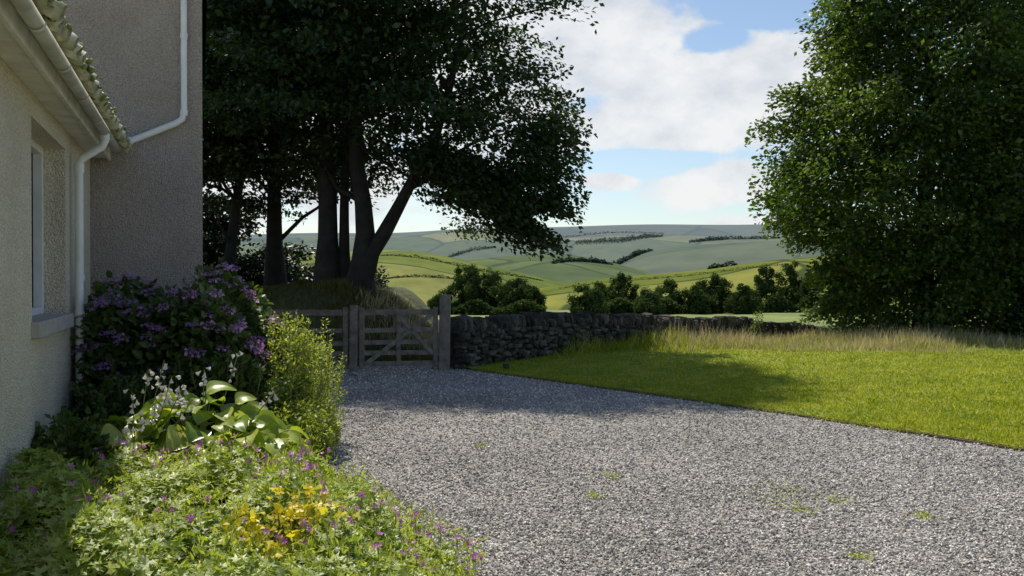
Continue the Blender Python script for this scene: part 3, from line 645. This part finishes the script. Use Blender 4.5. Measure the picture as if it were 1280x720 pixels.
for i in range(11):
    a=-2.5+5.0*i/10;r=1.0 if i%2==0 else .52
    palm.append((r*math.cos(a),r*math.sin(a),.12*r*r))
palmf=np.array([(0,i,i+1) for i in range(1,11)])
n=17000;Y=rng.uniform(3.6,6.8,n);X=wallX(Y)+.05+rng.random(n)*(gr(Y)-wallX(Y)+.05)
Z=gh(X,Y)-np.abs(rng.normal(0,.06,n));Z=np.maximum(Z,.02)
sl=rnd(n,.38)+[0.12,-.2,1]
V,Fq=inst(np.array(palm),palmf,np.stack([X,Y,Z],1),rnd(n)*[1,1,.25],sl,rng.uniform(.021,.045,n)*np.where(rng.random(n)<.15,1.25,1))
cran=empty("cranesbill_plant","sprawling cranesbill ground cover with variegated leaves and magenta flowers","plant")
mk("foliage",V,Fq,M_ger,parent=cran)
n=7500;Y=rng.uniform(3.6,6.7,n);X=wallX(Y)+.05+rng.random(n)**.5*(gr(Y)-wallX(Y)+.18)
V,Fq=inst(quad,quadf,np.stack([X,Y,np.maximum(gh(X,Y),.03)+rng.uniform(-.05,.09,n)],1),rnd(n,.5)+[0,0,.6],rnd(n),np.stack([rng.uniform(.025,.055,n),rng.uniform(.006,.015,n),np.ones(n)*.04],1))
mk("sprigs",V,Fq,M_shrub,parent=cran,kind="stuff")
n=120;Y=4.32+rng.normal(0,.10,n);X=-1.1+rng.normal(0,.16,n)
V,Fq=inst(np.array([(0,0,0),(.35,-.3,.08),(.75,-.2,.02),(1,0,-.1),(.75,.2,.02),(.35,.3,.08)],float),np.array([(0,1,2,3,4,5)]),np.stack([X,Y,gh(X,Y)+.03],1),rnd(n)+[0,-.5,.1],rnd(n,.4)+[0,-.5,1],rng.uniform(.04,.07,n))
mk("yellow_leaves",V,Fq,M_yleaf,parent=cran,kind="stuff")
pet=[(0,0,0)];pf=[]
for i in range(5):
    a=i*2*math.pi/5;k0=len(pet)
    for (r,da) in((.75,-.42),(1.0,0),(.75,.42)): pet.append((r*math.cos(a+da),r*math.sin(a+da),.22*r))
    pf.append((0,k0,k0+1,k0+2))
pet=np.array(pet);pf=np.array(pf)
def gpts(n):
    Y=rng.uniform(4.0,6.7,n);X=wallX(Y)+.05+rng.random(n)**.6*(gr(Y)-wallX(Y)+.18);return np.stack([X,Y,np.maximum(gh(X,Y),.03)],1)
def flowers(P,hoff,size,mat,parent):
    n=len(P);tip=P.copy();tip[:,2]+=hoff;N=rnd(n,.35)+[.15,-.7,.7]
    V,Fq=inst(pet,pf,tip,np.cross(N,rnd(n)),N,size*rng.uniform(.8,1.15,n));mk("flowers",V,Fq,mat,parent=parent,kind="stuff")
    V,Fq=join([tube([p-[0,0,.08],(p+t)/2+rnd(1,.006)[0],t],.0018,4) for p,t in zip(P,tip)]);mk("stems",V,Fq,M_stem,parent=parent,kind="stuff")
flowers(gpts(210),rng.uniform(.02,.12,210),.0195,M_magenta,cran)
yel=empty("welsh_poppy","small yellow poppies among the cranesbill","flower")
for i in range(22):
    Y=rng.uniform(4.2,4.5);X=rng.uniform(-1.35,-.85);p=np.array([X,Y,float(gh(X,Y))]);t=p+[0,0,rng.uniform(.03,.08)]
    N=rnd(1,.3)+[0,-.7,.7];V,Fq=join([inst(pet,pf,t[None],np.cross(N,rnd(1)),N,np.array([.029])),tube([p-[0,0,.1],(p+t)/2,t],.002,4)]);mk("flower",V,Fq,M_yellow,parent=yel)
def hostaleaf():
    V=[];nL,nW=9,7
    for i in range(nL):
        t=i/(nL-1);w=.52*(math.sin(math.pi*t**.68)**.7 if 0<t<1 else 0.02)
        for j in range(nW):
            s=(j/(nW-1)-.5)*2;V.append((t,w*s,-.6*t*t+.35*t+.24*s*s*w+.02*math.cos(s*12)+.03*math.sin(t*9)*s))
    Q=[(i*nW+j,i*nW+j+1,(i+1)*nW+j+1,(i+1)*nW+j) for i in range(nL-1) for j in range(nW-1)]
    return np.array(V),np.array(Q)
hv,hf=hostaleaf()
def hosta(cx,cy,n,R,H_,label,scapes=[],ls=.26):
    root=empty("hosta_plant",label,"plant")
    th=rng.random(n)*6.283;q=rng.random(n)**.55
    out=np.stack([np.cos(th),np.sin(th),np.zeros(n)],1)
    P=np.stack([cx+R*.85*q*np.cos(th),cy+R*.6*q*np.sin(th),H_*(1-.55*q)+rng.normal(0,.045,n)-.03],1)
    up=np.array([0,0,1.])
    D=out*(.95)+up*(.05-.35*q[:,None])+rnd(n,.26)+[0,-.25,0]
    N=out*(.25)+up*(.8)+rnd(n,.28)+[0,-.35,.0]
    V,Fq=inst(hv,hf,P,D,N,rng.uniform(.7,1.15,n)*ls);mk("foliage",V,Fq,M_host,parent=root,smooth=True)
    V,Fq=join([tube([(cx+(p[0]-cx)*.1,cy+(p[1]-cy)*.1,0),(cx+(p[0]-cx)*.5,cy+(p[1]-cy)*.5,p[2]*.7),p],.005,5) for p in P]);mk("stalks",V,Fq,M_stem,parent=root,kind="stuff")
    st=[];bp=[]
    for (sx_,sy_,hh) in scapes:
        top=np.array([sx_,sy_,hh]);b0=np.array([cx+(sx_-cx)*.3,cy,.1])
        st.append(tube([b0,(b0*.5+top*.5)+[0,0,.08],top],.004,5))
        for j in range(8):
            t=.72+.28*j/7;p=b0*(1-t)+top*t+[0,0,.16*t*(1-t)*2];bp.append(p+rnd(1,.018)[0])
    if bp:
        bp=np.array(bp);n=len(bp)
        cone=[(0,0,0)]+[(.6,.22*math.cos(a),.22*math.sin(a)) for a in np.linspace(0,6.283,6)[:-1]]+[(1,.42*math.cos(a),.42*math.sin(a)) for a in np.linspace(0,6.283,6)[:-1]]
        cf=[np.array([(0,1+i,1+(i+1)%5) for i in range(5)]),np.array([(1+i,6+i,6+(i+1)%5,1+(i+1)%5) for i in range(5)])]
        V,Fq=inst(np.array(cone),cf,bp,rnd(n,.5)+[0,0,-.8],rnd(n),rng.uniform(.03,.05,n));mk("flowers",V,Fq,M_bell,parent=root,kind="stuff")
        V,Fq=join(st);mk("stems",V,Fq,M_stem,parent=root,kind="stuff")
def pw(x,y,d): return ((x-640)/F*d,d,CZ-(y-350)/F*d)
hosta(-2.42,7.15,150,.85,.70,"large lime green hosta with broad pointed leaves",[pw(255,462,7.2),pw(345,488,7.0),pw(298,440,7.6)],.205)
hosta(-2.85,6.9,90,.6,.58,"hosta with white bell flowers near the house wall",[pw(205,450,7.1),pw(185,462,7.0),pw(215,470,6.8),pw(165,490,6.7),pw(152,545,6.4),pw(230,480,6.9),pw(195,500,6.6),pw(175,520,6.5),pw(160,530,6.4),pw(240,500,6.7),pw(210,485,6.6)],.18)
hosta(-2.0,6.85,60,.5,.46,"low hosta clump at the bed edge",[],.18)
# hydrangea
hyd=empty("hydrangea_bush","large lacecap hydrangea with purple flower heads against grey wall","shrub")
HC=np.array([-3.08,8.95,.2])
def dome(n,shell):
    d=nrm(rnd(n));d[:,2]=np.abs(d[:,2]);d=np.sign(d)*np.abs(d)**.8
    r=rng.random(n)**shell
    R=np.array([1.06,.8,1.42])
    P=HC+d*r[:,None]*R*(1+.10*np.sin(d[:,0:1]*7)+.08*np.sin(d[:,1:2]*9+2)+.05*np.sin(d[:,2:3]*11));P[:,2]-=.17*np.maximum(P[:,0]-HC[0],0);return P,nrm(d/R)
ovate=np.array([(0,0,0),(.35,-.3,.08),(.75,-.2,.02),(1,0,-.1),(.75,.2,.02),(.35,.3,.08),(.5,0,-.02)],float)
ovf=[np.array([(0,1,6),(1,2,6),(2,3,6),(3,4,6),(4,5,6),(5,0,6)])]
P,N=dome(12500,.16);ok=P[:,0]>wallX(P[:,1])+.08;P,N=P[ok],N[ok]
n=len(P);V,Fq=inst(ovate,ovf,P,N+rnd(n,.7),N+rnd(n,.35)+[0,0,.5],rng.uniform(.06,.12,n));mk("foliage",V,Fq,M_hyd,parent=hyd,smooth=True)
st=[tube([(HC[0]+rng.normal(0,.15),HC[1]+rng.normal(0,.15),0),(HC[0]*.5+p[0]*.5,HC[1]*.5+p[1]*.5,p[2]*.6),p],.008,5) for p in P[:60]]
V,Fq=join(st);mk("stems",V,Fq,M_stem,parent=hyd,kind="stuff")
P,N=dome(520,.02);ok=(P[:,2]>.85-.3*rng.random(520))&(P[:,0]>wallX(P[:,1])+.08);P,N=P[ok]+N[ok]*rng.uniform(.0,.07,(ok.sum(),1)),N[ok]
fp=[];fn=[];cp=[];fl=[]
for p,nn_ in zip(P,N):
    nn_=nrm(nn_*.7+[0,-.1,1.1]+rnd(1,.15)[0]);t1=nrm(np.cross(nn_,[.3,.2,1]));t2=np.cross(nn_,t1);Rr=rng.uniform(.04,.07)
    pk=rng.random()<ss(-3.1,-2.5,p[0])
    for j in range(11):
        a=j*6.283/11+rng.normal(0,.15);fp.append(p+Rr*(math.cos(a)*t1+math.sin(a)*t2)+rnd(1,.006)[0]);fn.append(nn_);fl.append(pk)
    for j in range(26):
        a=rng.random()*6.283;q=Rr*.75*rng.random()**.5;cp.append(p+q*(math.cos(a)*t1+math.sin(a)*t2)+nn_*.008)
fp=np.array(fp);fn=np.array(fn);cp=np.array(cp);fl=np.array(fl)
p4=[(0,0,0)];p4f=[]
for i in range(4):
    a=i*math.pi/2;k0=len(p4)
    for (r,da) in((.8,-.6),(1.05,0),(.8,.6)): p4.append((r*math.cos(a+da),r*math.sin(a+da),.1*r))
    p4f.append((0,k0,k0+1,k0+2))
p4=np.array(p4);p4f=np.array(p4f)
for msk,mat in((~fl,M_purple),(fl,M_pink)):
    if msk.sum():
        n=int(msk.sum());V,Fq=inst(p4,p4f,fp[msk],rnd(n),fn[msk]+rnd(n,.4)+[0,-.25,0],rng.uniform(.011,.018,n));mk("flowers",V,Fq,mat,parent=hyd,kind="stuff")
n=len(cp);V,Fq=inst(oc,of,cp,rnd(n),rnd(n),np.full(n,.006));mk("buds",V,Fq,M_purple,parent=hyd,kind="stuff")
def stemshrub(cx,cy,rx,ry,h,ns,nl,mat,label,ll=.055,wd=.28,name="leafy_shrub",spread=.2):
    root=empty(name,label,"shrub")
    bx=cx+(rng.normal(0,.45,ns).clip(-.9,.9))*rx;by_=cy+(rng.normal(0,.45,ns).clip(-.9,.9))*ry;hh=h*rng.uniform(.5,1.08,ns)*np.exp(-((bx-cx)/rx)**2*.35)
    top=np.stack([bx+(bx-cx)*spread*2+rng.normal(0,.06,ns),by_+(by_-cy)*spread*2+rng.normal(0,.06,ns),hh],1);b0=np.stack([bx,by_,np.zeros(ns)],1)
    V,Fq=join([tube([a,(a+c)/2+rnd(1,.02)[0],c],.003,4) for a,c in zip(b0,top)]);mk("stems",V,Fq,M_stem,parent=root,kind="stuff")
    t=rng.random((ns,nl,1))**.7;P=(b0[:,None]*(1-t)+top[:,None]*t).reshape(-1,3)+rnd(ns*nl,.018)
    n=len(P);s=rng.uniform(.6,1.2,n)*ll;D=rnd(n,.8);D[:,2]=np.abs(D[:,2])*.5+.35
    V,Fq=inst(quad,quadf,P,D,rnd(n,.6)+[0,0,1],np.stack([s,s*wd*1.6,s],1));mk("foliage",V,Fq,mat,parent=root)
stemshrub(-2.12,8.85,.34,.4,1.2,240,75,M_shrub,"feathery yellow green shrub beside the gravel",.045,.22)
stemshrub(-2.62,8.3,.45,.3,.92,150,70,M_hyd,"leafy green perennial in front of the hydrangea",.07,.4,"leafy_perennial")
stemshrub(-3.25,7.95,.45,.25,.75,140,70,M_hyd,"dark green foliage beside the house wall",.06,.4,"leafy_perennial")
stemshrub(-1.85,8.2,.24,.35,.5,120,60,M_shrub,"light green leafy clump at the bed edge",.045,.3,"leafy_perennial")
stemshrub(-3.2,6.7,.2,.35,.6,80,60,M_hyd,"dark leafy clump against the cream wall",.06,.4,"leafy_perennial")
wp=[(1050,628,.07),(965,628,.12),(742,622,.04),(1155,648,.04),(765,598,.05),(1000,640,.06),(985,615,.1),(1075,700,.03),(600,560,.03)]
for (x,y,r) in wp:
    d=CZ*F/(y-350);X=(x-640)/F*d;n=60
    P=np.stack([X+rng.normal(0,r,n),d+rng.normal(0,r*1.3,n),np.full(n,.018)],1)
    V,Fq=inst(quad,quadf,P,rnd(n)+[0,0,.7],rnd(n)+[0,0,1],np.stack([rng.uniform(.015,.03,n),np.full(n,.012),np.full(n,.02)],1))
    mk("weed",V,Fq,M_shrub,label="small green weed growing through the gravel",cat="weed",kind="stuff")
# ------------------------------------------------------------ light
az=math.radians(26);el=math.radians(56)
S=Vector((-math.sin(az)*math.cos(el),math.cos(az)*math.cos(el),math.sin(el)))
sd=bpy.data.lights.new("sun",'SUN');sd.energy=5.0;sd.angle=math.radians(.5);sd.color=(1,.94,.83)
so=bpy.data.objects.new("sun",sd);scene.collection.objects.link(so);so.rotation_euler=S.to_track_quat('Z','Y').to_euler()
w=bpy.data.worlds.new("World");scene.world=w;w.use_nodes=True;nt=w.node_tree;nt.nodes.clear()
out=nt.nodes.new('ShaderNodeOutputWorld');sky=nt.nodes.new('ShaderNodeTexSky');sky.sky_type='NISHITA';sky.sun_disc=False
sky.sun_elevation=el;sky.sun_rotation=math.radians(334);sky.air_density=1.0;sky.dust_density=.5;sky.ozone_density=1.3
bg=nt.nodes.new('ShaderNodeBackground');bg.inputs[1].default_value=.125;nt.links.new(sky.outputs[0],bg.inputs[0])
tc=nt.nodes.new('ShaderNodeTexCoord');gen=tc.outputs['Generated']
mp=nt.nodes.new('ShaderNodeMapping');mp.inputs['Scale'].default_value=(1,1,1.5);nt.links.new(gen,mp.inputs[0])
n1=noise(nt,10,12,mp.outputs[0],.6,.1)
n2=noise(nt,13,8,mp.outputs[0],.6)
def blob(x,y,rx,ry):
    d=Vector(((x-640)/F,1,(350-y)/F)).normalized()
    vs=nt.nodes.new('ShaderNodeVectorMath');vs.operation='SUBTRACT';nt.links.new(gen,vs.inputs[0]);vs.inputs[1].default_value=d
    vm=nt.nodes.new('ShaderNodeVectorMath');vm.operation='MULTIPLY';nt.links.new(vs.outputs[0],vm.inputs[0]);vm.inputs[1].default_value=(F/rx,F/rx,F/ry)
    vl=nt.nodes.new('ShaderNodeVectorMath');vl.operation='LENGTH';nt.links.new(vm.outputs[0],vl.inputs[0])
    return math_(nt,'MAXIMUM',math_(nt,'SUBTRACT',1.0,vl.outputs['Value']),0.0)
tot=None
for bl_ in [(740,40,220,140),(880,115,200,100),(820,150,180,60),(690,-80,420,130),(888,230,120,44),(925,277,60,10),(765,225,55,20),(560,70,260,230),(380,160,220,200),(965,120,130,90)]:
    o_=blob(*bl_);tot=o_ if tot is None else math_(nt,'MAXIMUM',tot,o_)
neg=None
for bl_ in [(960,5,80,40),(800,205,120,20),(900,50,50,22)]:
    o_=blob(*bl_);neg=o_ if neg is None else math_(nt,'MAXIMUM',neg,o_)
cl=math_(nt,'ADD',math_(nt,'SUBTRACT',math_(nt,'MULTIPLY',tot,1.0),math_(nt,'MULTIPLY',neg,.9)),math_(nt,'MULTIPLY',math_(nt,'SUBTRACT',n1.outputs[0],.5),1.5))
cr=nt.nodes.new('ShaderNodeMapRange');cr.interpolation_type='SMOOTHSTEP';cr.inputs[1].default_value=.14;cr.inputs[2].default_value=.46;nt.links.new(cl,cr.inputs[0])
cc=ramp(nt,n2.outputs[0],[(.34,(.70,.74,.79)),(.5,(.86,.875,.895)),(.62,(.96,.96,.955))])
cb=nt.nodes.new('ShaderNodeBackground');cb.inputs[1].default_value=.95;nt.links.new(cc.outputs[0],cb.inputs[0])
mx=nt.nodes.new('ShaderNodeMixShader');nt.links.new(math_(nt,'MULTIPLY',cr.outputs[0],.92),mx.inputs[0]);nt.links.new(bg.outputs[0],mx.inputs[1]);nt.links.new(cb.outputs[0],mx.inputs[2]);nt.links.new(mx.outputs[0],out.inputs[0])
cd=bpy.data.cameras.new("camera");cam=bpy.data.objects.new("camera",cd);scene.collection.objects.link(cam)
cd.sensor_width=36;cd.lens=36*F/1280;cd.clip_start=.1;cd.clip_end=20000
cam.location=(0,0,CZ);cam.rotation_euler=(math.radians(90-.5),0,0);scene.camera=cam
scene.view_settings.view_transform='Standard';scene.view_settings.look='None';scene.view_settings.exposure=0
